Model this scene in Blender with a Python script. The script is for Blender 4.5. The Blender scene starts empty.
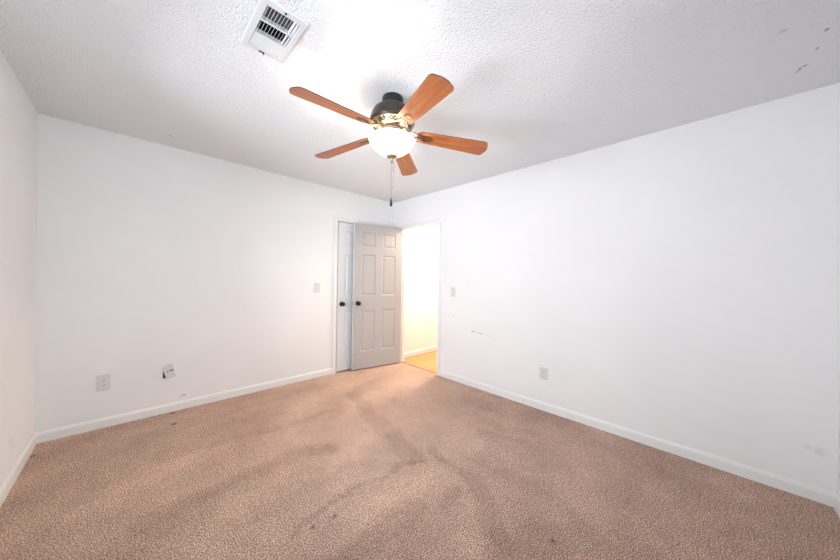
import bpy, bmesh, math, random
from mathutils import Vector, Matrix
random.seed(4)
C = bpy.context.scene.collection
SC = bpy.context.scene
R = math.radians
W, D, H = 3.39, 4.034, 2.44            # room: x -W..0, y -D..0 (corner by the doors is the origin)

# ------------------------------------------------------------------ camera
def camera():
    cd = bpy.data.cameras.new('camera'); cam = bpy.data.objects.new('camera', cd); C.objects.link(cam)
    cd.sensor_fit = 'HORIZONTAL'; cd.sensor_width = 36.0
    cd.lens = 290.589 / 840 * 36.0; cd.clip_start = 0.03; cd.clip_end = 200
    yaw, pitch, roll = 0.7913, -0.0043, 0.0172
    f = Vector((math.cos(yaw)*math.cos(pitch), math.sin(yaw)*math.cos(pitch), math.sin(pitch)))
    r = Vector((math.sin(yaw), -math.cos(yaw), 0)); u = r.cross(f)
    r2 = r*math.cos(roll) + u*math.sin(roll); u2 = -r*math.sin(roll) + u*math.cos(roll)
    m = Matrix(((r2.x, u2.x, -f.x, -2.8821), (r2.y, u2.y, -f.y, -3.5201), (r2.z, u2.z, -f.z, 1.27), (0, 0, 0, 1)))
    cam.matrix_world = m
    SC.camera = cam
camera()

# ------------------------------------------------------------------ world, window light, exposure
wd = bpy.data.worlds.new('sky'); SC.world = wd; wd.use_nodes = True
bg = wd.node_tree.nodes['Background']; bg.inputs[0].default_value = (0.75, 0.87, 1.0, 1); bg.inputs[1].default_value = 2.0
SC.view_settings.view_transform = 'Standard'; SC.view_settings.look = 'None'
SC.view_settings.gamma = 1.0; SC.view_settings.use_curve_mapping = False
SC.view_settings.exposure = 0.2

def area(name, loc, rot, sx, sy, power, col, spread=180):
    l = bpy.data.lights.new(name, 'AREA'); l.shape = 'RECTANGLE'; l.size = sx; l.size_y = sy
    l.energy = power; l.color = col; l.spread = R(spread)
    o = bpy.data.objects.new(name, l); C.objects.link(o); o.location = loc; o.rotation_euler = rot
    return o
def point(name, loc, rad, power, col):
    l = bpy.data.lights.new(name, 'POINT'); l.shadow_soft_size = rad; l.energy = power; l.color = col
    o = bpy.data.objects.new(name, l); C.objects.link(o); o.location = loc
    return o
WINF = (-2.9, -1.5, 0.85, 2.1)        # window in the front wall: x0, x1, z0, z1
WINL = (-2.75, -1.05, 0.75, 2.1)         # window in the left wall: y0, y1, z0, z1
FAN = Vector((-1.690, -2.033, 0))
LEFT_POWER, FRONT_POWER, FAN_POWER, HALL_POWER = 72, 40, 12, 88
LEFT_UP, FRONT_UP = 44, 14            # added lamps aimed up through the windows to brighten the ceiling
area('window_daylight', ((WINF[0]+WINF[1])/2, -D-0.16, (WINF[2]+WINF[3])/2), (R(90), 0, 0), WINF[1]-WINF[0], WINF[3]-WINF[2], FRONT_POWER, (0.88, 0.94, 1.0))
area('window_daylight', (-W-0.16, (WINL[0]+WINL[1])/2, (WINL[2]+WINL[3])/2), (R(90), 0, R(-90)), WINL[1]-WINL[0], WINL[3]-WINL[2], LEFT_POWER, (0.88, 0.94, 1.0))
area('added_uplight', ((WINF[0]+WINF[1])/2, -D-0.45, WINF[2]-.1), (R(90+27), 0, 0), WINF[1]-WINF[0], .8, FRONT_UP, (0.88, 0.94, 1.0))
area('added_uplight', (-W-0.45, (WINL[0]+WINL[1])/2, WINL[2]-.1), (R(90+27), 0, R(-90)), WINL[1]-WINL[0], .8, LEFT_UP, (0.88, 0.94, 1.0))

# ------------------------------------------------------------------ materials
def mat(name, col=(0.8, 0.8, 0.8), rough=0.5, metal=0.0, spec=0.5):
    m = bpy.data.materials.new(name); m.use_nodes = True
    b = m.node_tree.nodes['Principled BSDF']
    b.inputs['Base Color'].default_value = (*col, 1); b.inputs['Roughness'].default_value = rough
    b.inputs['Metallic'].default_value = metal; b.inputs['Specular IOR Level'].default_value = spec
    return m, m.node_tree, b
def node(nt, kind, **kw):
    n = nt.nodes.new(kind)
    for k, v in kw.items(): setattr(n, k, v)
    return n
def bump(nt, b, height, strength, dist):
    bp = node(nt, 'ShaderNodeBump'); bp.inputs['Strength'].default_value = strength; bp.inputs['Distance'].default_value = dist
    nt.links.new(height, bp.inputs['Height']); nt.links.new(bp.outputs[0], b.inputs['Normal'])
def noise(nt, vec, scale, detail=2, rough=0.5):
    n = node(nt, 'ShaderNodeTexNoise'); n.inputs['Scale'].default_value = scale
    n.inputs['Detail'].default_value = detail; n.inputs['Roughness'].default_value = rough
    nt.links.new(vec, n.inputs['Vector']); return n.outputs['Fac']
def ramp(nt, fac, stops):
    r = node(nt, 'ShaderNodeValToRGB'); e = r.color_ramp.elements
    while len(e) < len(stops): e.new(0.5)
    for i, (p, c) in enumerate(stops): e[i].position = p; e[i].color = (*c, 1) if len(c) == 3 else c
    nt.links.new(fac, r.inputs[0]); return r.outputs[0]
def objco(nt): return node(nt, 'ShaderNodeTexCoord').outputs['Object']
def mixc(nt, fac, a, b, mode='MIX'):
    m = node(nt, 'ShaderNodeMix', data_type='RGBA', blend_type=mode)
    if isinstance(fac, float): m.inputs[0].default_value = fac
    else: nt.links.new(fac, m.inputs[0])
    for s, v in ((6, a), (7, b)):
        if isinstance(v, tuple): m.inputs[s].default_value = (*v, 1)
        else: nt.links.new(v, m.inputs[s])
    return m.outputs[2]

def spot_mask(nt, co, spots):
    """union of soft smudges at fixed places: (centre, half sizes) -> 0..1"""
    acc = None
    for c, h, k in spots:
        mp = node(nt, 'ShaderNodeMapping'); mp.vector_type = 'POINT'
        mp.inputs['Scale'].default_value = tuple(1/max(x, 1e-3) for x in h)
        mp.inputs['Location'].default_value = tuple(-c[i]/max(h[i], 1e-3) for i in range(3))
        nt.links.new(co, mp.inputs['Vector'])
        ln = node(nt, 'ShaderNodeVectorMath', operation='LENGTH'); nt.links.new(mp.outputs[0], ln.inputs[0])
        mr = node(nt, 'ShaderNodeMapRange'); mr.inputs['From Min'].default_value = 1.0; mr.inputs['From Max'].default_value = 0.3
        mr.inputs['To Min'].default_value = 0; mr.inputs['To Max'].default_value = k
        nt.links.new(ln.outputs['Value'], mr.inputs[0])
        if acc is None: acc = mr.outputs[0]
        else:
            mx = node(nt, 'ShaderNodeMath', operation='MAXIMUM'); nt.links.new(acc, mx.inputs[0]); nt.links.new(mr.outputs[0], mx.inputs[1]); acc = mx.outputs[0]
    return acc

def wall_mat(name, spots=None, col=(0.86, 0.855, 0.855)):
    m, nt, b = mat(name, col, 0.55, 0, 0.3)
    co = objco(nt)
    n = noise(nt, co, 90, 3)
    bump(nt, b, n, 0.12, 0.003)
    c = ramp(nt, noise(nt, co, 1.7, 3), [(0.35, tuple(x*0.975 for x in col)), (0.65, col)])
    if spots:
        s = spot_mask(nt, co, spots)
        g = node(nt, 'ShaderNodeMath', operation='MULTIPLY'); nt.links.new(s, g.inputs[0])
        r = ramp(nt, noise(nt, co, 60, 2), [(0.35, (0.25, 0.25, 0.25)), (0.6, (1, 1, 1))]); nt.links.new(r, g.inputs[1])
        c = mixc(nt, g.outputs[0], c, (0.25, 0.24, 0.25))
    nt.links.new(c, b.inputs['Base Color'])
    return m
M_wall = wall_mat('wall_paint')
M_wall_back = wall_mat('wall_paint_back', [((-2.526, 0, 0.128), (0.022, 1, 0.010), 0.9), ((-2.55, 0, 0.12), (0.012, 1, 0.006), 0.7)])
M_wall_right = wall_mat('wall_paint_right', [((0, -1.52, 0.655), (1, 0.045, 0.010), 1.0), ((0, -1.62, 0.645), (1, 0.07, 0.006), 0.7),
                         ((0, -1.73, 0.636), (1, 0.05, 0.006), 0.5), ((0, -1.40, 0.66), (1, 0.03, 0.008), 0.4),
                         ((0, -1.224, 0.82), (1, 0.016, 0.014), 0.6), ((0, -3.973, 0.292), (1, 0.03, 0.03), 0.25), ((0, -3.93, 0.30), (1, 0.02, 0.02), 0.18)])
M_wall_left = wall_mat('wall_paint_left', [((-W, -0.568, 0.24), (1, 0.03, 0.05), 0.22), ((-W, -0.62, 0.27), (1, 0.02, 0.04), 0.18)])

def ceiling_mat():
    m, nt, b = mat('popcorn_ceiling', (0.82, 0.82, 0.83), 0.9, 0, 0.1)
    co = objco(nt)
    v = node(nt, 'ShaderNodeTexVoronoi'); v.inputs['Scale'].default_value = 105; nt.links.new(co, v.inputs['Vector'])
    a = node(nt, 'ShaderNodeMath', operation='MULTIPLY_ADD'); nt.links.new(v.outputs['Distance'], a.inputs[0]); a.inputs[1].default_value = -0.7
    nt.links.new(noise(nt, co, 95, 3, 0.6), a.inputs[2])
    bump(nt, b, a.outputs[0], 0.7, 0.009)
    s = spot_mask(nt, co, [((-0.638, -3.865, H), (0.016, 0.010, 1), 0.9), ((-0.491, -3.86, H), (0.018, 0.007, 1), 0.7), ((-0.325, -3.829, H), (0.022, 0.009, 1), 0.8), ((-0.346, -3.842, H), (0.016, 0.012, 1), 0.7), ((-0.300, -3.822, H), (0.016, 0.008, 1), 0.6),
                           ((-0.762, -3.726, H), (0.02, 0.02, 1), 0.3), ((-2.664, -0.276, H), (0.02, 0.012, 1), 0.7)])
    c = mixc(nt, s, (0.84, 0.855, 0.88), (0.3, 0.3, 0.3))
    nt.links.new(c, b.inputs['Base Color'])
    return m
M_ceil = ceiling_mat()

def carpet_mat():
    m, nt, b = mat('carpet', (0.4, 0.28, 0.2), 0.95, 0, 0.1)
    co = objco(nt)
    fine = noise(nt, co, 165, 3, 0.8)
    c = ramp(nt, fine, [(0.36, (0.085, 0.038, 0.026)), (0.45, (0.35, 0.208, 0.148)), (0.53, (0.59, 0.395, 0.302)), (0.60, (0.96, 0.77, 0.66))])
    mid = ramp(nt, noise(nt, co, 45, 3), [(0.3, (1.0, 1.0, 1.0)), (0.7, (1.24, 1.24, 1.24))])
    c = mixc(nt, 1.0, c, mid, 'MULTIPLY')
    at = node(nt, 'ShaderNodeAttribute', attribute_name='pile')
    c = mixc(nt, 1.0, c, at.outputs['Color'], 'MULTIPLY')
    nt.links.new(c, b.inputs['Base Color'])
    v = noise(nt, co, 130, 3, 0.7)
    bump(nt, b, v, 0.9, 0.012)
    return m
M_carpet = carpet_mat()

M_trim, nt, b = mat('trim_gloss', (0.84, 0.83, 0.82), 0.35, 0, 0.4)
bump(nt, b, noise(nt, objco(nt), 40, 2), 0.05, 0.002)
def door_mat(name, col):
    m, nt, b = mat(name, col, 0.42, 0, 0.4)
    mp = node(nt, 'ShaderNodeMapping'); mp.inputs['Scale'].default_value = (90, 90, 4); nt.links.new(objco(nt), mp.inputs['Vector'])
    bump(nt, b, noise(nt, mp.outputs[0], 1, 3), 0.12, 0.002)
    return m
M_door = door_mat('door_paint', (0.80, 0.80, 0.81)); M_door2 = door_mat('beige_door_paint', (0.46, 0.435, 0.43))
M_plastic, _nt, _b = mat('plate_plastic', (0.69, 0.68, 0.68), 0.35); bump(_nt, _b, noise(_nt, objco(_nt), 300), 0.03, 0.001)
M_plastic2, _nt, _b = mat('outlet_plastic', (0.74, 0.73, 0.73), 0.3); bump(_nt, _b, noise(_nt, objco(_nt), 300), 0.03, 0.001)
M_black, _nt, _b = mat('black_slot', (0.015, 0.014, 0.015), 0.6); bump(_nt, _b, noise(_nt, objco(_nt), 200), 0.05, 0.001)
M_knob, _nt, _b = mat('black_bronze', (0.018, 0.014, 0.013), 0.28, 0.6); bump(_nt, _b, noise(_nt, objco(_nt), 80), 0.04, 0.001)
def bronze(name, col, rough, metal):
    m, nt, b = mat(name, col, rough, metal)
    n = noise(nt, objco(nt), 14, 3)
    nt.links.new(ramp(nt, n, [(0.3, tuple(x*0.7 for x in col)), (0.7, tuple(x*1.2 for x in col))]), b.inputs['Base Color'])
    return m
M_bronze = bronze('dark_bronze', (0.075, 0.062, 0.056), 0.32, 0.75)
M_brass = bronze('antique_brass', (0.30, 0.24, 0.165), 0.3, 0.85)
M_arm = bronze('arm_bronze', (0.15, 0.115, 0.08), 0.36, 0.8)
M_canopy = bronze('black_canopy', (0.02, 0.022, 0.022), 0.45, 0.2)
M_chain, _nt, _b = mat('chain_metal', (0.30, 0.22, 0.20), 0.45, 0.4); bump(_nt, _b, noise(_nt, objco(_nt), 200), 0.03, 0.001)
M_vent, _nt, _b = mat('vent_enamel', (0.68, 0.69, 0.715), 0.35); bump(_nt, _b, noise(_nt, objco(_nt), 60), 0.03, 0.001)
M_damper, _nt, _b = mat('damper_steel', (0.30, 0.31, 0.33), 0.5, 0.3); bump(_nt, _b, noise(_nt, objco(_nt), 60), 0.03, 0.001)
M_duct, _nt, _b = mat('duct_dark', (0.03, 0.03, 0.035), 0.8); bump(_nt, _b, noise(_nt, objco(_nt), 30), 0.1, 0.003)

def blade_mat():
    m, nt, b = mat('blade_wood', (0.5, 0.2, 0.07), 0.38, 0, 0.4)
    mp = node(nt, 'ShaderNodeMapping'); mp.inputs['Scale'].default_value = (2.2, 28, 28); nt.links.new(objco(nt), mp.inputs['Vector'])
    n = node(nt, 'ShaderNodeTexNoise'); n.inputs['Scale'].default_value = 1.6; n.inputs['Detail'].default_value = 6
    n.inputs['Roughness'].default_value = 0.62; n.inputs['Distortion'].default_value = 0.8
    nt.links.new(mp.outputs[0], n.inputs['Vector'])
    c = ramp(nt, n.outputs['Fac'], [(0.30, (0.20, 0.048, 0.013)), (0.48, (0.37, 0.112, 0.035)), (0.70, (0.48, 0.175, 0.062))])
    nt.links.new(c, b.inputs['Base Color']); bump(nt, b, n.outputs['Fac'], 0.08, 0.002)
    return m
M_blade = blade_mat()
M_edge = bronze('blade_edge', (0.05, 0.025, 0.015), 0.5, 0.0)

def bowl_mat():
    m, nt, b = mat('frosted_glass', (1, 0.97, 0.92), 0.5)
    tr = node(nt, 'ShaderNodeBsdfTranslucent'); tr.inputs[0].default_value = (1, 0.93, 0.82, 1)
    em = node(nt, 'ShaderNodeEmission'); em.inputs[0].default_value = (1, 0.93, 0.80, 1); em.inputs[1].default_value = 1.0
    n = noise(nt, objco(nt), 9, 2)
    nt.links.new(ramp(nt, n, [(0.3, (1, 0.90, 0.76)), (0.7, (1, 0.96, 0.88))]), em.inputs[0])
    mx = node(nt, 'ShaderNodeMixShader'); mx.inputs[0].default_value = 0.75
    nt.links.new(b.outputs[0], mx.inputs[1]); nt.links.new(tr.outputs[0], mx.inputs[2])
    ad = node(nt, 'ShaderNodeAddShader'); nt.links.new(mx.outputs[0], ad.inputs[0]); nt.links.new(em.outputs[0], ad.inputs[1])
    nt.links.new(ad.outputs[0], nt.nodes['Material Output'].inputs[0])
    return m
M_bowl = bowl_mat()
def glow_mat():
    m, nt, b = mat('hall_diffuser', (1, 1, 1), 0.5)
    b.inputs['Emission Color'].default_value = (1, 0.82, 0.6, 1); b.inputs['Emission Strength'].default_value = 6
    bump(nt, b, noise(nt, objco(nt), 50), 0.02, 0.001)
    return m
M_glow = glow_mat()
def laminate_mat():
    m, nt, b = mat('laminate', (0.6, 0.38, 0.15), 0.35, 0, 0.4)
    co = objco(nt)
    br = node(nt, 'ShaderNodeTexBrick'); br.inputs['Scale'].default_value = 1
    br.inputs['Brick Width'].default_value = 1.1; br.inputs['Row Height'].default_value = 0.12; br.inputs['Mortar Size'].default_value = 0.002
    br.inputs['Color1'].default_value = (0.50, 0.27, 0.095, 1); br.inputs['Color2'].default_value = (0.58, 0.33, 0.13, 1); br.inputs['Mortar'].default_value = (0.35, 0.19, 0.07, 1)
    nt.links.new(co, br.inputs['Vector'])
    mp = node(nt, 'ShaderNodeMapping'); mp.inputs['Scale'].default_value = (3, 60, 1); nt.links.new(co, mp.inputs['Vector'])
    g = ramp(nt, noise(nt, mp.outputs[0], 1, 4), [(0.3, (0.8, 0.8, 0.8)), (0.7, (1.1, 1.1, 1.1))])
    nt.links.new(mixc(nt, 1.0, br.outputs[0], g, 'MULTIPLY'), b.inputs['Base Color'])
    return m
M_lam = laminate_mat()
def glass_mat():
    m, nt, b = mat('window_glass', (1, 1, 1), 0.05)
    t = node(nt, 'ShaderNodeBsdfTransparent'); g = node(nt, 'ShaderNodeBsdfGlossy'); g.inputs['Roughness'].default_value = 0.02
    fr = node(nt, 'ShaderNodeFresnel'); mx = node(nt, 'ShaderNodeMixShader')
    nt.links.new(fr.outputs[0], mx.inputs[0]); nt.links.new(t.outputs[0], mx.inputs[1]); nt.links.new(g.outputs[0], mx.inputs[2])
    nt.links.new(mx.outputs[0], nt.nodes['Material Output'].inputs[0]); return m
M_glass = glass_mat()

# ------------------------------------------------------------------ mesh helpers
def obj(name, bm, m, parent=None, smooth=False, bevel=0, weld=True):
    if weld: bmesh.ops.remove_doubles(bm, verts=bm.verts, dist=1e-5)
    bmesh.ops.recalc_face_normals(bm, faces=bm.faces)
    me = bpy.data.meshes.new(name); bm.to_mesh(me); bm.free()
    me.materials.append(m)
    if smooth:
        for p in me.polygons: p.use_smooth = True
        me.set_sharp_from_angle(angle=R(38))
    o = bpy.data.objects.new(name, me); C.objects.link(o)
    if parent: o.parent = parent
    if bevel:
        mo = o.modifiers.new('bevel', 'BEVEL'); mo.width = bevel; mo.segments = 2; mo.limit_method = 'ANGLE'
    return o
def tag(o, label=None, cat=None, group=None, kind=None):
    if label: o['label'] = label
    if cat: o['category'] = cat
    if group: o['group'] = group
    if kind: o['kind'] = kind
    return o
def struct(o, label, cat): return tag(o, label, cat, kind='structure')
def empty(name, loc, rot=(0, 0, 0)):
    o = bpy.data.objects.new(name, None); C.objects.link(o); o.location = loc; o.rotation_euler = rot; o.empty_display_size = 0.1
    return o
def box(bm, x0, x1, y0, y1, z0, z1):
    v = [bm.verts.new(c) for c in ((x0,y0,z0),(x1,y0,z0),(x1,y1,z0),(x0,y1,z0),(x0,y0,z1),(x1,y0,z1),(x1,y1,z1),(x0,y1,z1))]
    for f in ((0,3,2,1),(4,5,6,7),(0,1,5,4),(1,2,6,5),(2,3,7,6),(3,0,4,7)): bm.faces.new([v[i] for i in f])
def boxm(*a):
    bm = bmesh.new(); box(bm, *a); return bm
def lathe(bm, prof, seg=48, c=(0, 0, 0), cap=True, closed=False):
    rings = []
    for r, z in prof:
        rings.append([bm.verts.new((c[0]+r*math.cos(2*math.pi*i/seg), c[1]+r*math.sin(2*math.pi*i/seg), c[2]+z)) for i in range(seg)])
    n = len(rings)
    for k in range(n if closed else n-1):
        a, b = rings[k], rings[(k+1) % n]
        for i in range(seg): bm.faces.new((a[i], a[(i+1) % seg], b[(i+1) % seg], b[i]))
    if cap and not closed:
        bm.faces.new(rings[0]); bm.faces.new(rings[-1])
def tube(bm, pts, rad, seg=10):
    rings = []
    pts = [Vector(p) for p in pts]
    for k, p in enumerate(pts):
        t = (pts[min(k+1, len(pts)-1)] - pts[max(k-1, 0)]).normalized()
        a = t.cross(Vector((0, 0, 1)))
        if a.length < 1e-3: a = t.cross(Vector((1, 0, 0)))
        a.normalize(); b = t.cross(a)
        rr = rad[k] if isinstance(rad, (list, tuple)) else rad
        if not isinstance(rr, tuple): rr = (rr, rr)
        rings.append([bm.verts.new(p + a*rr[0]*math.cos(2*math.pi*i/seg) + b*rr[1]*math.sin(2*math.pi*i/seg)) for i in range(seg)])
    for k in range(len(rings)-1):
        for i in range(seg): bm.faces.new((rings[k][i], rings[k][(i+1) % seg], rings[k+1][(i+1) % seg], rings[k+1][i]))
    bm.faces.new(rings[0]); bm.faces.new(rings[-1])
def slab(bm, outline, z0, z1):
    lo = [bm.verts.new((x, y, z0)) for x, y in outline]; hi = [bm.verts.new((x, y, z1)) for x, y in outline]
    n = len(outline)
    bm.faces.new(lo[::-1]); bm.faces.new(hi)
    for i in range(n): bm.faces.new((lo[i], lo[(i+1) % n], hi[(i+1) % n], hi[i]))
def holed(bm, u0, u1, v0, v1, hole, w0, w1, put):
    """a slab u x v of thickness w with one rectangular hole; put(u, v, w) -> xyz"""
    hu0, hu1, hv0, hv1 = hole
    us = [u0, hu0, hu1, u1]; vs = [v0, hv0, hv1, v1]
    for i in range(3):
        for j in range(3):
            if i == 1 and j == 1: continue
            if us[i+1]-us[i] < 1e-6 or vs[j+1]-vs[j] < 1e-6: continue
            for w in (w0, w1):
                bm.faces.new([bm.verts.new(put(a, b, w)) for a, b in ((us[i],vs[j]),(us[i+1],vs[j]),(us[i+1],vs[j+1]),(us[i],vs[j+1]))])
    low = abs(hv0-v0) < 1e-6                # hole open at the bottom (a doorway)
    def rim(a0, a1, b0, b1, sk=False):
        for (p, q) in (((a0,b0),(a1,b0)), ((a1,b0),(a1,b1)), ((a1,b1),(a0,b1)), ((a0,b1),(a0,b0))):
            if low and p[1] == q[1] == v0: continue
            bm.faces.new([bm.verts.new(put(p[0], p[1], w0)), bm.verts.new(put(q[0], q[1], w0)), bm.verts.new(put(q[0], q[1], w1)), bm.verts.new(put(p[0], p[1], w1))])
    rim(u0, u1, v0, v1); rim(hu0, hu1, hv0, hv1, True)
T = 0.11

# ------------------------------------------------------------------ room shell
A0, A1, AT = -0.95, -0.190, 2.018      # closet opening in the back wall (x0, x1, top)
B0, B1, BT = -0.95, -0.190, 2.018       # doorway in the right wall (y0, y1, top)
RG = 0.018                             # jamb thickness
bm = bmesh.new(); holed(bm, -W-T, T, 0, H, (A0-RG, A1+RG, 0, AT+RG), 0, T, lambda u, v, w: (u, w, v))
struct(obj('wall_back', bm, M_wall_back), 'long white wall with the closet door and the crooked cable plate', 'wall')
bm = bmesh.new(); holed(bm, -D, 0, 0, H, (B0-RG, B1+RG, 0, BT+RG), 0, T, lambda u, v, w: (w, u, v))
struct(obj('wall_right', bm, M_wall_right), 'long white wall right of the open doorway with a dark scuff', 'wall')
bm = bmesh.new(); holed(bm, -D, 0, 0, H, WINL, -W-T, -W, lambda u, v, w: (w, u, v))
struct(obj('wall_left', bm, M_wall_left), 'white wall at the left edge of the view', 'wall')
bm = bmesh.new(); holed(bm, -W-T, T, 0, H, WINF, -D-T, -D, lambda u, v, w: (u, w, v))
struct(obj('wall_front', bm, M_wall), 'white window wall behind the camera, met at the far right corner', 'wall')
VC = (-2.412, -2.015); VX, VY = 0.101, 0.176       # ceiling register centre and half size
bm = bmesh.new(); holed(bm, -W-T, T, -D-T, T, (VC[0]-VX+.018, VC[0]+VX-.018, VC[1]-VY+.018, VC[1]+VY-.018), H, H+0.08, lambda u, v, w: (u, v, w))
struct(obj('ceiling', bm, M_ceil), 'white popcorn textured ceiling', 'ceiling')

# carpet with the vacuum and foot tracks worn into its pile
def seg_d(x, y, a, b):
    dx, dy = b[0]-a[0], b[1]-a[1]; L = dx*dx+dy*dy
    t = max(0, min(1, ((x-a[0])*dx+(y-a[1])*dy)/L)) if L else 0
    return math.hypot(x-a[0]-t*dx, y-a[1]-t*dy)
TRACKS = [ 
    ([(-1.17, -0.763), (-1.306, -1.327), (-1.386, -1.716), (-1.457, -2.028)], 0.075, 0.125, 0.08),
    ([(-1.462, -2.054), (-1.713, -2.047), (-1.947, -2.009), (-2.185, -2.055), (-2.289, -2.066)], 0.018, 0.16, 0.02),
    ([(-1.353, -2.202), (-1.311, -2.424), (-1.425, -2.61), (-1.618, -2.818)], 0.05, 0.12, 0.06),
    ([(-1.828, -1.532), (-2.075, -1.418), (-2.392, -1.447), (-2.621, -1.481), (-2.826, -1.49)], 0.06, 0.11, 0.10),
    ([(-1.778, -2.395), (-1.966, -2.373), (-2.166, -2.372), (-2.33, -2.415)], 0.07, 0.14, 0.06),
    ([(-1.475, -2.431), (-1.622, -2.476)], 0.05, 0.12, 0.05),
    ([(-1.319, -0.311), (-2.032, -0.255), (-2.655, -0.416), (-3.083, -0.476)], 0.12, 0.07, 0.15),
    ([(-1.368, -0.956), (-1.914, -0.989), (-2.46, -0.89)], 0.05, 0.08, 0.08),
    ([(-0.34, -1.729), (-0.283, -2.156), (-0.091, -2.549)], 0.12, 0.09, 0.14),
    ([(-0.81, -2.167), (-0.678, -2.453)], 0.03, 0.1, 0.04),
    ([(-1.123, -2.533), (-1.146, -2.925), (-1.235, -3.145)], 0.05, 0.07, 0.08),
    ([(-1.632, -2.826), (-1.35, -2.998), (-1.157, -3.292)], 0.1, 0.08, 0.12),
    ([(-0.283, -2.915), (-0.388, -3.479), (-0.383, -3.79)], 0.09, 0.07, 0.12),
    ([(-1.424, -1.053), (-1.809, -1.241)], 0.03, 0.08, 0.05),
    (((-1.492, -1.492),), 0.03, 0.12, 0.03),
    (((-1.613, -0.964),), 0.03, 0.1, 0.03),
    (((-2.22, -2.107),), 0.012, 0.5, 0.015),
    (((-2.105, -2.121),), 0.013, 0.45, 0.015),
    (((-1.41, -2.986),), 0.01, 0.5, 0.012),
    (((-1.441, -2.112),), 0.012, 0.35, 0.015),
    (((-2.612, -0.048),), 0.018, 0.6, 0.02),
    (((-2.622, -0.313),), 0.018, 0.55, 0.02),
    (((-1.549, -0.305),), 0.012, 0.4, 0.02),
    (((-3.361, -0.233),), 0.015, 0.5, 0.02),
    ([(-1.298, -2.094), (-1.311, -2.211)], 0.04, 0.13, 0.04),
    ([(-2.782, -0.676), (-3.188, -0.724), (-3.354, -0.973)], 0.12, 0.05, 0.15),
    ([(-2.226, -1.015), (-2.745, -1.012), (-3.064, -1.248)], 0.1, -0.06, 0.12),
    ([(-1.588, -1.701), (-2.042, -1.671), (-2.448, -1.694)], 0.1, -0.07, 0.1),
    ([(-1.535, -2.278), (-1.73, -2.214), (-2.061, -2.199)], 0.05, -0.08, 0.06),
    ([(-0.971, -2.181), (-0.93, -2.848)], 0.06, -0.05, 0.08),
]
def floor():
    from mathutils import noise as N
    bm = bmesh.new(); nx, ny = 300, 356
    x0, x1, y0, y1 = -W, 0.03, -D, 0.0
    vs = [[bm.verts.new((x0+(x1-x0)*i/nx, y0+(y1-y0)*j/ny, 0)) for i in range(nx+1)] for j in range(ny+1)]
    for j in range(ny):
        for i in range(nx): bm.faces.new((vs[j][i], vs[j][i+1], vs[j+1][i+1], vs[j+1][i]))
    cols = []
    for v in bm.verts:
        x, y = v.co.x, v.co.y
        wx = x+0.045*N.noise((x*6, y*6, 0))+0.035*N.noise((x*30, y*30, 2)); wy = y+0.045*N.noise((x*6, y*6, 5))+0.035*N.noise((x*30, y*30, 7))
        s = 1.0
        for pts, wdt, k, soft in TRACKS:
            d = min(seg_d(wx, wy, pts[i], pts[i+1]) for i in range(len(pts)-1)) if len(pts) > 1 else math.hypot(x-pts[0][0], y-pts[0][1])
            m = max(0, min(1, (wdt-d)/(soft*.65)+0.5)); s *= 1-1.2*k*m*m*(3-2*m)
        s *= 1+0.22*N.noise((x*1.3+y*1.0, y*3.0-x*1.6, 9))+0.10*N.noise((x*9, y*9, 3))+0.07*N.noise((x*26, y*26, 6))
        cols.append((s*(1.0 if s > .9 else 1.01), s, s))
    me = bpy.data.meshes.new('floor'); bm.to_mesh(me); bm.free()
    at = me.color_attributes.new('pile', 'FLOAT_COLOR', 'POINT')
    for i, c in enumerate(cols): at.data[i].color = (*c, 1)
    me.materials.append(M_carpet)
    o = bpy.data.objects.new('floor', me); C.objects.link(o)
    struct(o, 'brown speckled wall to wall carpet with darker tracks', 'carpet')
floor()
struct(obj('floor_subfloor', boxm(-W-T, 1.5, -D-T, 0.9, -0.12, -0.012), M_duct), 'slab under the carpet', 'floor')

# skirting boards
BP = [(0, 0), (0.013, 0), (0.013, 0.058), (0.0105, 0.068), (0.006, 0.076), (0.004, 0.080), (0, 0.080)]
def baseboard(name, a, b, n, label):
    """run from a to b along the wall; n = into the room"""
    bm = bmesh.new(); ends = []
    for p in (a, b): ends.append([bm.verts.new((p[0]+n[0]*d, p[1]+n[1]*d, z)) for d, z in BP])
    k = len(BP)
    for i in range(k): bm.faces.new((ends[0][i], ends[0][(i+1) % k], ends[1][(i+1) % k], ends[1][i]))
    bm.faces.new(ends[0]); bm.faces.new(ends[1])
    return struct(obj(name, bm, M_trim), label, 'baseboard')
CW = 0.055
baseboard('baseboard_back', (-W, 0), (A0-CW, 0), (0, -1), 'white baseboard along the wall with the closet door')
baseboard('baseboard_right', (0, B0-CW), (0, -D), (-1, 0), 'white baseboard right of the open doorway')
baseboard('baseboard_left', (-W, -0.013), (-W, -D), (1, 0), 'white baseboard at the left edge of the view')
baseboard('baseboard_front', (-W+0.013, -D), (-0.013, -D), (0, 1), 'white baseboard on the wall behind the camera')

# door casings, jambs and stops
CP = [(0.004, 0), (0.004, 0.008), (0.009, 0.012), (0.022, 0.0105), (0.040, 0.014), (0.050, 0.016), (0.055, 0.013), (0.055, 0)]
def casing(name, u0, u1, top, put, label):
    bm = bmesh.new(); rows = []
    for (u, z, du, dz) in ((u0, 0, -1, 0), (u0, top, -1, 1), (u1, top, 1, 1), (u1, 0, 1, 0)):
        rows.append([bm.verts.new(put(u+du*o, v, z+dz*o)) for o, v in CP])
    k = len(CP)
    for r in range(3):
        for i in range(k): bm.faces.new((rows[r][i], rows[r][(i+1) % k], rows[r+1][(i+1) % k], rows[r+1][i]))
    bm.faces.new(rows[0]); bm.faces.new(rows[3])
    return struct(obj(name, bm, M_trim), label, 'door trim')
casing('trim_1', A0, A1, AT, lambda u, v, z: (u, -v, z), 'white casing around the closet door')
casing('trim_2', B0, B1, BT, lambda u, v, z: (-v, u, z), 'white casing around the open doorway')
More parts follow.
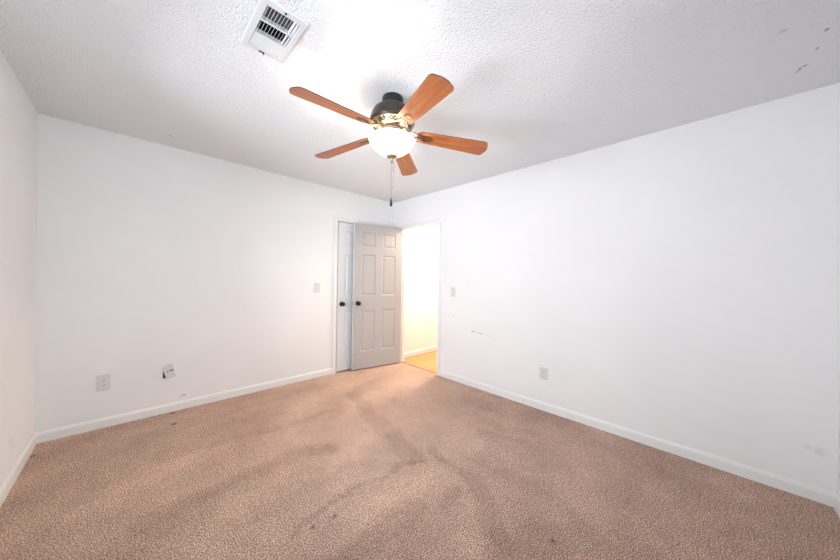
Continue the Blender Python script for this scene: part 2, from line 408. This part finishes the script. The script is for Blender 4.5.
casing('trim_3', B0, B1, BT, lambda u, v, z: (T+v, u, z), 'white casing on the hall side of the doorway')
def jamb(name, u0, u1, top, put, label, s0):
    bm = bmesh.new()
    def bx(a, b, c, d, e, f):
        x, y, z = zip(put(a, c, e), put(b, d, f)); box(bm, min(x), max(x), min(y), max(y), min(z), max(z))
    bx(u0-RG, u0, 0, T, 0, top+RG); bx(u1, u1+RG, 0, T, 0, top+RG); bx(u0, u1, 0, T, top, top+RG)
    bx(u0, u0+.011, s0, s0+.035, 0, top); bx(u1-.011, u1, s0, s0+.035, 0, top); bx(u0+.011, u1-.011, s0, s0+.035, top-.011, top)
    return struct(obj(name, bm, M_trim, weld=False), label, 'door trim')
jamb('trim_4', A0, A1, AT, lambda u, v, z: (u, v, z), 'white jamb inside the closet opening', 0.042)
j2 = jamb('trim_5', B0, B1, BT, lambda u, v, z: (v, u, z), 'white jamb inside the open doorway', 0.040)
obj('strike_plate', boxm(0.006, 0.034, B0, B0+.0015, 0.885, 0.945), M_brass, j2)
bm = bmesh.new()
slab(bm, [(0.030, B0), (0.030, B1), (0.045, B1), (0.045, B0)], -0.011, 0.0012)
struct(obj('trim_6', bm, M_edge), 'thin dark wooden threshold where carpet meets hall floor', 'threshold')

# ------------------------------------------------------------------ six panel doors
def panel_door(w, h, t):
    """leaf: x 0..w from the hinge, y 0..t, z 0..h, six raised panels on both faces"""
    k = w/0.75
    xs = [0, .108*k, .323*k, .427*k, .642*k, w]; zs = [0, .235, .805, 1.005, 1.575, 1.685, 1.890, h]
    bm = bmesh.new()
    for y, s in ((0, 1), (t, -1)):
        for i in range(5):
            for j in range(7):
                a, b, c, d = xs[i], xs[i+1], zs[j], zs[j+1]
                if i in (1, 3) and j in (1, 3, 5):
                    rings = []
                    for ins, dep in ((0, 0), (.004, .003), (.012, .0085), (.018, .0085), (.034, .0025), (.036, .002)):
                        yy = y+s*dep
                        rings.append([bm.verts.new(q) for q in ((a+ins, yy, c+ins), (b-ins, yy, c+ins), (b-ins, yy, d-ins), (a+ins, yy, d-ins))])
                    for r in range(len(rings)-1):
                        for q in range(4): bm.faces.new((rings[r][q], rings[r][(q+1) % 4], rings[r+1][(q+1) % 4], rings[r+1][q]))
                    bm.faces.new(rings[-1])
                else:
                    bm.faces.new([bm.verts.new(q) for q in ((a, y, c), (b, y, c), (b, y, d), (a, y, d))])
    for j in range(7):
        for x in (0, w): bm.faces.new([bm.verts.new(q) for q in ((x, 0, zs[j]), (x, t, zs[j]), (x, t, zs[j+1]), (x, 0, zs[j+1]))])
    for i in range(5):
        for z in (0, h): bm.faces.new([bm.verts.new(q) for q in ((xs[i], 0, z), (xs[i+1], 0, z), (xs[i+1], t, z), (xs[i], t, z))])
    return bm
def knob(parent, x, y, z, s):
    """s = +-1: side of the leaf the knob stands on (local y)"""
    bm = bmesh.new()
    lathe(bm, [(0.0, 0), (.032, 0), (.032, .004), (.027, .008), (.014, .010), (.0105, .014), (.0105, .030), (.016, .034), (.0245, .039), (.028, .046), (.0275, .053), (.022, .060), (.012, .064), (0, .065)], 32, cap=False)
    bmesh.ops.rotate(bm, verts=bm.verts, matrix=Matrix.Rotation(R(90 if s < 0 else -90), 3, 'X'))
    bmesh.ops.translate(bm, verts=bm.verts, vec=(x, y, z))
    o = obj('knob', bm, M_knob, parent, smooth=True); o['label'] = 'black round door knob'
    return o
def hinge(parent, x, y, z):
    bm = bmesh.new(); lathe(bm, [(.0055, -.044), (.0055, .044)], 12, (x, y, z)); lathe(bm, [(.003, .044), (.0045, .047), (.0045, .050), (.002, .053)], 12, (x, y, z))
    box(bm, x, x+.0015, y, y+.02, z-.042, z+.042)
    return obj('hinge', bm, M_brass, parent, smooth=True)
DW, DH, DT = 0.748, 2.000, 0.036
def hung_door(name, loc, ang, label, front, face=None):
    bm = panel_door(DW, DH, DT)
    o = obj(name, bm, M_door)
    if face:                            # faces painted beige grey, edges keep the lighter door colour
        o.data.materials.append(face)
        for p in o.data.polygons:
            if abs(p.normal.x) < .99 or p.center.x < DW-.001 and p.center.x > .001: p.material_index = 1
    o.location = loc; o.rotation_euler = (0, 0, ang)
    struct(o, label, 'door')
    for z in (0.22, 1.0, 1.80): hinge(o, -0.006, (DT+.004) if front > 0 else -.004, z)
    knob(o, DW-0.062, DT, 0.905, 1); knob(o, DW-0.062, 0, 0.905, -1)
    bm = bmesh.new(); box(bm, DW, DW+.0015, .006, DT-.006, .878, .934); 
    lp = obj('latch_plate', bm, M_vent, o)
    for z in (.885, .927):
        bm = bmesh.new(); box(bm, DW+.001, DW+.0025, .008, DT-.008, z-.006, z+.006); obj('screw', bm, M_knob, lp)
    bm = bmesh.new(); slab(bm, [(DW+.001, .012), (DW+.010, .014), (DW+.010, .020), (DW+.001, .023)], .899, .913)
    obj('latch_bolt', bm, M_brass, lp)
    return o
# open room door: hinged by the corner, swung back almost against the closet
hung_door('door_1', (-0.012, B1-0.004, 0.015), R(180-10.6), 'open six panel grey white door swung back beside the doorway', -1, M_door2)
d = bpy.data.objects['door_1']
# closed closet door
hung_door('door_2', (A1-0.004, 0.038, 0.008), R(180), 'closed six panel closet door half hidden behind the open door', 1)
d2 = bpy.data.objects['door_2']

# closet interior
bm = bmesh.new()
for a in ((-1.3, T+.002, T, 0.75), ):
    x0, x1, y0, y1 = -1.3, 0.0, T, 0.75
    box(bm, x0-.05, x0, y0, y1, 0, H); box(bm, x1, x1+.05, y0, y1, 0, H); box(bm, x0-.05, x1+.05, y1, y1+.05, 0, H)
    box(bm, x0-.05, x1+.05, y0, y1+.05, H, H+.05); box(bm, x0, x1, y0, y1, -.011, 0)
struct(obj('wall_closet', bm, M_wall, weld=False), 'inside of the closet behind the closed door', 'wall')

# ------------------------------------------------------------------ hall beyond the doorway
HX = 1.35
struct(obj('wall_hall_end', boxm(T, HX+.1, -0.045, 0.0, 0, H), M_wall), 'bright white hall wall seen through the doorway', 'wall')
struct(obj('wall_hall_side', boxm(HX, HX+.1, -4.1, -0.045, 0, H), M_wall), 'far side wall of the hall', 'wall')
struct(obj('wall_hall_near', boxm(T, HX+.1, -4.2, -4.1, 0, H), M_wall), 'wall closing the hall', 'wall')
struct(obj('ceiling_hall', boxm(T, HX+.1, -4.2, 0.0, H, H+.08), M_ceil), 'hall ceiling', 'ceiling')
struct(obj('floor_hall', boxm(0.045, HX+.1, -4.2, 0.0, -0.011, -0.002), M_lam), 'golden wooden hall floor seen through the doorway', 'floor')
baseboard('baseboard_hall', (T, -0.045), (HX, -0.045), (0, -1), 'white baseboard of the hall wall')
hl = empty('ceiling_light', (0.72, -0.68, H)); tag(hl, 'warm round ceiling light of the hall', 'ceiling light')
bm = bmesh.new(); lathe(bm, [(0.0, 0), (.15, 0), (.155, -.012), (.15, -.025), (.14, -.025)], 40, cap=False); obj('base', bm, M_brass, hl, smooth=True)
bm = bmesh.new(); lathe(bm, [(.14, -.022), (.135, -.045), (.11, -.068), (.07, -.082), (.02, -.088), (0.0001, -.088)], 40, cap=False); obj('diffuser', bm, M_glow, hl, smooth=True)
point('hall_bulb', (0.72, -0.68, 2.24), 0.10, HALL_POWER, (1.0, 0.80, 0.58))

# ------------------------------------------------------------------ window behind the camera
def window(name, loc, rz, ww, wh, label):
    wroot = empty(name, loc, (0, 0, rz)); struct(wroot, label, 'window')
    bm = bmesh.new()
    for a in ((-ww/2, -ww/2+.04, 0, wh), (ww/2-.04, ww/2, 0, wh), (-ww/2+.04, ww/2-.04, 0, .04), (-ww/2+.04, ww/2-.04, wh-.04, wh), (-.025, .025, .04, wh-.04)):
        box(bm, a[0], a[1], -.03, .03, a[2], a[3])
    obj('frame', bm, M_trim, wroot, weld=False)
    for s in (-1, 1):
        x0, x1 = (-ww/2+.04, -.025) if s < 0 else (.025, ww/2-.04)
        bm = bmesh.new()
        for a in ((x0, x0+.03, .04, wh-.04), (x1-.03, x1, .04, wh-.04), (x0+.03, x1-.03, .04, .075), (x0+.03, x1-.03, wh-.075, wh-.04), (x0+.03, x1-.03, wh/2-.018, wh/2+.018)):
            box(bm, a[0], a[1], -.015, .015, a[2], a[3])
        sh = obj('sash', bm, M_trim, wroot, weld=False)
        obj('pane', boxm(x0+.03, x1-.03, -.002, .002, .075, wh-.075), M_glass, sh)
    obj('sill', boxm(-ww/2-.04, ww/2+.04, .05, .085, -.025, 0), M_trim, wroot, bevel=.004)
window('window_1', ((WINF[0]+WINF[1])/2, -D-T/2, WINF[2]), 0, WINF[1]-WINF[0], WINF[3]-WINF[2], 'double sash window in the wall behind the camera')
window('window_2', (-W-T/2, (WINL[0]+WINL[1])/2, WINL[2]), R(-90), WINL[1]-WINL[0], WINL[3]-WINL[2], 'wide double sash window in the left wall beside the camera')

# ------------------------------------------------------------------ ceiling fan
def fan():
    root = empty('ceiling_fan', (FAN.x, FAN.y, H))
    tag(root, 'bronze ceiling fan with five orange wood blades and lit bowl light', 'ceiling fan')
    Z = lambda prof: [(r, z-H) for r, z in prof]
    bm = bmesh.new(); lathe(bm, Z([(0, H), (.066, H), (.068, H-.006), (.066, H-.045), (.060, H-.056), (.05, H-.060), (0, H-.060)]), 56, cap=False)
    obj('canopy', bm, M_canopy, root, smooth=True)
    bm = bmesh.new()
    lathe(bm, Z([(0, 2.384), (.058, 2.384), (.082, 2.379), (.104, 2.368), (.122, 2.352), (.135, 2.331), (.142, 2.308), (.1445, 2.288), (.1435, 2.276), (.138, 2.270), (.0, 2.270)]), 64, cap=False)
    mh = obj('motor_housing', bm, M_bronze, root, smooth=True)
    bm = bmesh.new()
    lathe(bm, Z([(.10, 2.271), (.137, 2.271), (.138, 2.266), (.134, 2.262), (.126, 2.260), (.110, 2.244), (.094, 2.234), (.086, 2.230), (.0, 2.230)]), 64, cap=False)
    ring = obj('lower_ring', bm, M_brass, mh, smooth=True)  # lamp glow on the bronze, put in as a lighter brass colour
    # cast scroll vents around the lower ring
    for k in range(10):
        a = k*math.pi/5+.31
        for s in (-1, 1):
            pts = []
            for q in range(13):
                th = q/12*2*math.pi; aa = a+s*.105+math.cos(th)*.085; h = 2.251+math.sin(th)*.0068
                rr = .110+(h-2.244)*1.0+.001
                pts.append((rr*math.cos(aa), rr*math.sin(aa), h-H))
            bm = bmesh.new(); tube(bm, pts, .0030, 6); obj('scroll', bm, M_canopy, mh, smooth=True)
    bm = bmesh.new()
    lathe(bm, Z([(0, 2.231), (.072, 2.231), (.076, 2.225), (.070, 2.217), (.062, 2.212), (.060, 2.196), (.066, 2.190), (.088, 2.186), (.096, 2.180), (.094, 2.174), (0, 2.174)]), 56, cap=False)
    obj('switch_housing', bm, M_bronze, root, smooth=True)
    # glass bowl, open at the top
    po = [(.140, 2.174), (.1475, 2.168), (.148, 2.158), (.140, 2.147), (.131, 2.133), (.117, 2.115), (.097, 2.098), (.075, 2.084), (.046, 2.073), (.022, 2.067), (.010, 2.066)]
    pi_ = [(r-.004 if r > .03 else r, z+.004) for r, z in reversed(po)]
    bm = bmesh.new(); lathe(bm, Z(po+pi_), 64, cap=False, closed=True)
    bowl = obj('bowl_shade', bm, M_bowl, root, smooth=True); bowl['label'] = 'glowing frosted glass bowl'
    for k in range(3):
        a = k*2*math.pi/3+.4
        bm = bmesh.new(); tube(bm, [(.09*math.cos(a), .09*math.sin(a), 2.179-H), (.122*math.cos(a), .122*math.sin(a), 2.177-H), (.138*math.cos(a), .138*math.sin(a), 2.162-H)], .003, 8)
        obj('bowl_holder', bm, M_bronze, root, smooth=True)
    # centre rod and finial
    bm = bmesh.new()
    lathe(bm, Z([(0, 2.074), (.020, 2.073), (.034, 2.0705), (.037, 2.065), (.034, 2.058), (.022, 2.052), (.010, 2.047), (.0070, 2.040), (.0095, 2.032), (.007, 2.022), (.003, 2.014), (0, 2.010)]), 32, cap=False)
    obj('finial', bm, M_brass, root, smooth=True)
    bm = bmesh.new(); lathe(bm, Z([(.0035, 2.190), (.0035, 2.055)]), 10)
    obj('centre_rod', bm, M_brass, root)
    # two beaded pull chains
    def chain(dx, dy, z0, z1, fob):
        bm = bmesh.new(); z = z0
        while z > z1:
            bmesh.ops.create_icosphere(bm, subdivisions=1, radius=.0026, matrix=Matrix.Translation((dx, dy, z-H))); z -= .0044
        lathe(bm, Z([(.0008, z0), (.0008, z1)]), 6, (dx, dy, 0))
        o = obj('pull_chain', bm, M_chain, root, smooth=True, weld=False)
        if fob:
            bm = bmesh.new(); lathe(bm, Z([(0, z1+.004), (.003, z1+.003), (.004, z1-.006), (.0065, z1-.022), (.0082, z1-.038), (.0075, z1-.046), (.004, z1-.050), (0, z1-.051)]), 20, (dx, dy, 0), cap=False)
            f = obj('pull_fob', bm, M_knob, o, smooth=True); f['label'] = 'dark wooden pull fob'
        else:
            for zz in (z0-.055, z1):
                bm = bmesh.new(); lathe(bm, Z([(0, zz+.005), (.0036, zz+.003), (.0036, zz-.003), (0, zz-.005)]), 12, (dx, dy, 0), cap=False)
                obj('chain_connector', bm, M_brass, o, smooth=True)
    chain(0.0, 0.0, 2.010, 1.788, True)
    chain(0.008, -0.007, 2.030, 1.86, False)
    # blades
    r0, r1 = 0.163, 0.650
    def outline():
        pts = []
        n = 9
        wr, wt = .052, .0695
        cr = .032; r = r1
        # tip: shallow convex end with rounded corners
        for i in range(n): # lower right corner
            a = -math.pi/2 + i/(n-1)*math.pi/2*0.92
            pts.append((r-.010-cr+cr*math.cos(a), -wt+cr+cr*math.sin(a)))
        for i in range(1, 6):
            y = -(wt-cr)+ (wt-cr)*2*i/6; pts.append((r-.010+.010*(1-(y/(wt-cr+.01))**2), y))
        for i in range(n):
            a = math.pi/2*.08 + i/(n-1)*math.pi/2*0.92
            pts.append((r-.010-cr+cr*math.cos(a), wt-cr+cr*math.sin(a)))
        for i in range(1, 8):
            t = i/8; pts.append((r-.042-(r-.042-r0-.04)*t, wt+(wr-wt)*t))
        for i in range(13):
            a = math.pi/2+i/12*math.pi; pts.append((r0+.04+.04*math.cos(a), wr*math.sin(a)))
        for i in range(1, 8):
            t = 1-i/8; pts.append((r-.042-(r-.042-r0-.04)*t, -(wt+(wr-wt)*t)))
        return pts
    ol = outline()
    bz = 2.222-H
    bm = bmesh.new(); slab(bm, ol, -.0028, .0028)
    blade = obj('blade', bm, M_blade, root, bevel=.0012)
    blade.data.materials.append(M_edge)
    for p in blade.data.polygons:
        if abs(p.normal.z) < .5: p.material_index = 1
    # blade arm: curved neck, open scroll and leaf plate under the blade (blade space, sub-part of the blade)
    bm = bmesh.new()
    up = .016
    neck = [(.080, 0, .012), (.100, 0, .010), (.120, 0, .002), (.140, 0, -.008), (.160, 0, -.013), (.185, 0, -.010), (.205, 0, -.0075)]
    tube(bm, neck, [(.011, .004), (.010, .004), (.009, .004), (.009, .0038), (.010, .0036), (.012, .0034), (.012, .003)], 10)
    for s in (-1, 1):
        pts = [(.092, s*.010, .010), (.112, s*.030, .004), (.136, s*.040, -.006), (.162, s*.037, -.010), (.188, s*.024, -.009), (.205, s*.008, -.008)]
        tube(bm, pts, [(.005, .003)]*6, 8)
    leaf = []
    for i in range(25):
        t = i/24*2*math.pi; x = .228+.042*math.cos(t); w = .024*math.sin(t)*(1-.25*math.cos(t)); leaf.append((x, w))
    slab(bm, leaf[:-1], -.0085, -.0028)
    for x, y in ((.208, 0), (.232, .011), (.232, -.011)):
        lathe(bm, [(0, -.0115), (.004, -.0110), (.005, -.0085), (0, -.0085)], 12, (x, y, 0), cap=False)
    arm = obj('blade_arm', bm, M_arm, blade, smooth=True, weld=False)
    base = 3.1521; DROOP = (2.2, 4.0, 5.0, 4.2, 5.0)
    first = True
    for k in range(5):
        if k == 0: b_, a_ = blade, arm
        else:
            b_ = blade.copy(); C.objects.link(b_); a_ = arm.copy(); C.objects.link(a_); a_.parent = b_
        b_.parent = root; b_.location = (0, 0, bz)
        b_.rotation_mode = 'XYZ'; b_.rotation_euler = (R(-12), R(DROOP[k]), base+k*2*math.pi/5)
    return root
fan()
for a in (R(112), R(168)):
    point('fan_bulb', (FAN.x+.058*math.cos(a), FAN.y+.058*math.sin(a), 2.132), 0.018, FAN_POWER, (1.0, 0.88, 0.74))

# ------------------------------------------------------------------ ceiling register
def register():
    root = empty('air_vent', (VC[0], VC[1], H)); tag(root, 'white rectangular ceiling air register with dark louvred openings', 'air vent')
    ix, iy = .070, .142       # half size of the opening
    # bevelled frame: rings from the outer lip to the inner throat
    bm = bmesh.new(); rings = []
    for hx, hy, z in ((VX, VY, 0), (VX, VY, -.003), (VX-.006, VY-.006, -.009), (ix+.004, iy+.004, -.011), (ix, iy, -.009), (ix, iy, .03)):
        rings.append([bm.verts.new((sx*hx, sy*hy, z)) for sx, sy in ((-1, -1), (1, -1), (1, 1), (-1, 1))])
    for r in range(len(rings)-1):
        for q in range(4): bm.faces.new((rings[r][q], rings[r][(q+1) % 4], rings[r+1][(q+1) % 4], rings[r+1][q]))
    fr = obj('frame', bm, M_vent, root)
    bm = bmesh.new()
    b1, b2 = -iy+.094, -iy+.188          # divider bars between the three banks
    for y in (b1, b2): obj('divider', boxm(-ix, ix, y-.004, y+.004, -.010, .012), M_vent, root)
    for s in (-1, 1):
        bm = bmesh.new(); lathe(bm, [(0, -.0145), (.004, -.0135), (.005, -.010), (0, -.010)], 14, (0.0, s*(iy+.016), 0), cap=False); obj('screw', bm, M_duct, root)
    def vane(p0, p1, axis, tilt, wid, z=-.004):
        """one louvre slat centred at p, running along axis, tilted"""
        bm = bmesh.new(); c = [(p0[i]+p1[i])/2 for i in range(2)]; L = math.dist(p0, p1)
        if axis == 'y': box(bm, -wid/2, wid/2, -L/2, L/2, -.0006, .0006); m = Matrix.Rotation(tilt, 3, 'Y')
        else: box(bm, -L/2, L/2, -wid/2, wid/2, -.0006, .0006); m = Matrix.Rotation(tilt, 3, 'X')
        bmesh.ops.rotate(bm, verts=bm.verts, matrix=m); bmesh.ops.translate(bm, verts=bm.verts, vec=(c[0], c[1], z))
        return obj('slat', bm, M_vent, root)
    n = 10
    for k in range(n):
        x = -ix+(k+.5)*2*ix/n
        vane((x, -iy+.002), (x, b1-.004), 'y', R(-62 if k < n-2 else 30), .010)
        vane((x, b1+.004), (x, b2-.004), 'y', R(-68 if k < n-2 else 60), .010)
    for k in range(9):                    # closed bank
        y = b2+.004+(k+.5)*(iy-b2-.004)/9
        vane((-ix, y), (ix, y), 'x', R(-9), .0125)
    for k in range(8):                    # damper blades seen behind the first bank
        y = -iy+(k+.5)*.090/8
        bm = bmesh.new(); box(bm, -ix, ix, y-.0014, y+.0014, .014, .019); obj('damper_blade', bm, M_damper, root)
    bm = bmesh.new(); box(bm, -.020, .004, iy+.012, iy+.016, -.016, -.010); box(bm, .000, .004, iy+.010, iy+.018, -.022, -.010)
    lv = obj('lever', bm, M_duct, root, weld=False)
    bm = bmesh.new()
    box(bm, -ix-.01, ix+.01, -iy-.01, iy+.01, .25, .26)
    for a in ((-ix-.012, -ix-.002, -iy-.01, iy+.01), (ix+.002, ix+.012, -iy-.01, iy+.01), (-ix-.002, ix+.002, -iy-.012, -iy-.002), (-ix-.002, ix+.002, iy+.002, iy+.012)):
        box(bm, *a, .03, .25)
    obj('duct', bm, M_duct, root, weld=False)
register()

# ------------------------------------------------------------------ wall plates (local: x right, y out of the wall, z up)
def plate_frame(name, loc, rz, label, cat, w, h, t=.006):
    root = empty(name, loc, (0, 0, rz)); tag(root, label, cat)
    bm = bmesh.new(); rings = []
    for ins, y in ((0, 0), (0, t*.4), (.003, t*.9), (.006, t)):
        rings.append([bm.verts.new(q) for q in ((-w/2+ins, y, -h/2+ins), (w/2-ins, y, -h/2+ins), (w/2-ins, y, h/2-ins), (-w/2+ins, y, h/2-ins))])
    for r in range(3):
        for q in range(4): bm.faces.new((rings[r][q], rings[r][(q+1) % 4], rings[r+1][(q+1) % 4], rings[r+1][q]))
    bm.faces.new(rings[-1]); bm.faces.new(rings[0])
    obj('plate', bm, M_plastic, root)
    return root
def disc_y(bm, prof, c, seg=20):
    b2 = bmesh.new(); lathe(b2, prof, seg, cap=False); bmesh.ops.rotate(b2, verts=b2.verts, matrix=Matrix.Rotation(R(-90), 3, 'X'))
    bmesh.ops.translate(b2, verts=b2.verts, vec=c)
    me = bpy.data.meshes.new('tmp'); b2.to_mesh(me); b2.free(); bm.from_mesh(me); bpy.data.meshes.remove(me)
def outlet(loc, rz, label, w, h):
    root = plate_frame('electrical_outlet', loc, rz, label, 'outlet', w, h); root['group'] = 'duplex wall outlets'
    for s in (1, -1):
        zc = s*.0195; ol = []
        for i in range(32):
            a = i/32*2*math.pi; ol.append((.0175*math.cos(a), max(-.0135, min(.0135, .0175*math.sin(a)))))
        bm = bmesh.new(); slab(bm, ol, 0, .004)
        bmesh.ops.rotate(bm, verts=bm.verts, matrix=Matrix.Rotation(R(-90), 3, 'X')); bmesh.ops.translate(bm, verts=bm.verts, vec=(0, .0045, zc))
        f = obj('receptacle', bm, M_plastic2, root)
        bm = bmesh.new(); box(bm, -.0085, -.0055, .0084, .0090, zc-.002, zc+.0075); box(bm, .0055, .0085, .0084, .0090, zc-.001, zc+.0075)
        disc_y(bm, [(0, 0), (.0032, 0), (.0032, .0006), (0, .0006)], (0, .0084, zc-.0075), 14)
        obj('slot', bm, M_black, f, weld=False)
    bm = bmesh.new(); disc_y(bm, [(0, 0), (.0035, 0), (.003, .0016), (0, .002)], (0, .0055, 0)); obj('screw', bm, M_brass, root)
    return root
outlet((-3.043, 0, 0.372), R(180), 'white duplex outlet near the left corner, left of the crooked plate', .080, .132)
outlet((0, -2.357, 0.360), R(90), 'white duplex outlet low on the right hand wall', .082, .115)
def switch(loc, rz, label):
    root = plate_frame('light_switch', loc, rz, label, 'switch', .075, .122); root['group'] = 'light switches'
    obj('collar', boxm(-.006, .006, .0055, .0075, -.0125, .0125), M_plastic2, root)
    bm = bmesh.new(); box(bm, -.0042, .0042, 0, .014, -.004, .004)
    bmesh.ops.rotate(bm, verts=bm.verts, matrix=Matrix.Rotation(R(30), 3, 'X')); bmesh.ops.translate(bm, verts=bm.verts, vec=(0, .005, 0))
    obj('toggle', bm, M_plastic2, root, bevel=.001)
    for s in (-1, 1):
        bm = bmesh.new(); disc_y(bm, [(0, 0), (.0035, 0), (.003, .0014), (0, .0018)], (0, .0055, s*.030)); obj('screw', bm, M_brass, root)
    return root
switch((-1.231, 0, 1.133), R(180), 'white light switch left of the closet door')
switch((0, -1.205, 1.110), R(90), 'white light switch right of the open doorway')

# crooked loose cable plate with the cut-out showing behind it
def loose_plate():
    root = empty('cable_plate', (-2.636, 0, 0.378), (0, 0, R(180)))
    tag(root, 'crooked white cable wall plate hanging loose over a dark hole', 'wall plate')
    h = obj('wall_cutout', boxm(-.020, .043, .0002, .0012, -.058, .012), M_black, root); h['label'] = 'dark hole in the wall'
    w, hh, t = .074, .122, .006
    bm = bmesh.new(); rings = []
    for ins, y in ((0, 0), (0, t*.4), (.003, t*.9), (.006, t)):
        rings.append([bm.verts.new(q) for q in ((-w/2+ins, y, -hh/2+ins), (w/2-ins, y, -hh/2+ins), (w/2-ins, y, hh/2-ins), (-w/2+ins, y, hh/2-ins))])
    for r in range(3):
        for q in range(4): bm.faces.new((rings[r][q], rings[r][(q+1) % 4], rings[r+1][(q+1) % 4], rings[r+1][q]))
    bm.faces.new(rings[-1]); bm.faces.new(rings[0])
    pl = obj('plate', bm, M_plastic2, root)
    # (local x points towards the left of the view)
    pl.location = (0, .006, 0); pl.rotation_euler = (R(-4), R(16), 0)
    bm = bmesh.new(); box(bm, -.032, -.004, t, t+.0012, .000, .009); box(bm, .006, .016, t, t+.0012, .000, .009)
    obj('port', bm, M_black, pl, weld=False)
    for z in (-.046, .046):
        bm = bmesh.new(); disc_y(bm, [(0, 0), (.0035, 0), (.003, .0014), (0, .0018)], (0, t, z)); obj('screw', bm, M_plastic, pl)
loose_plate()
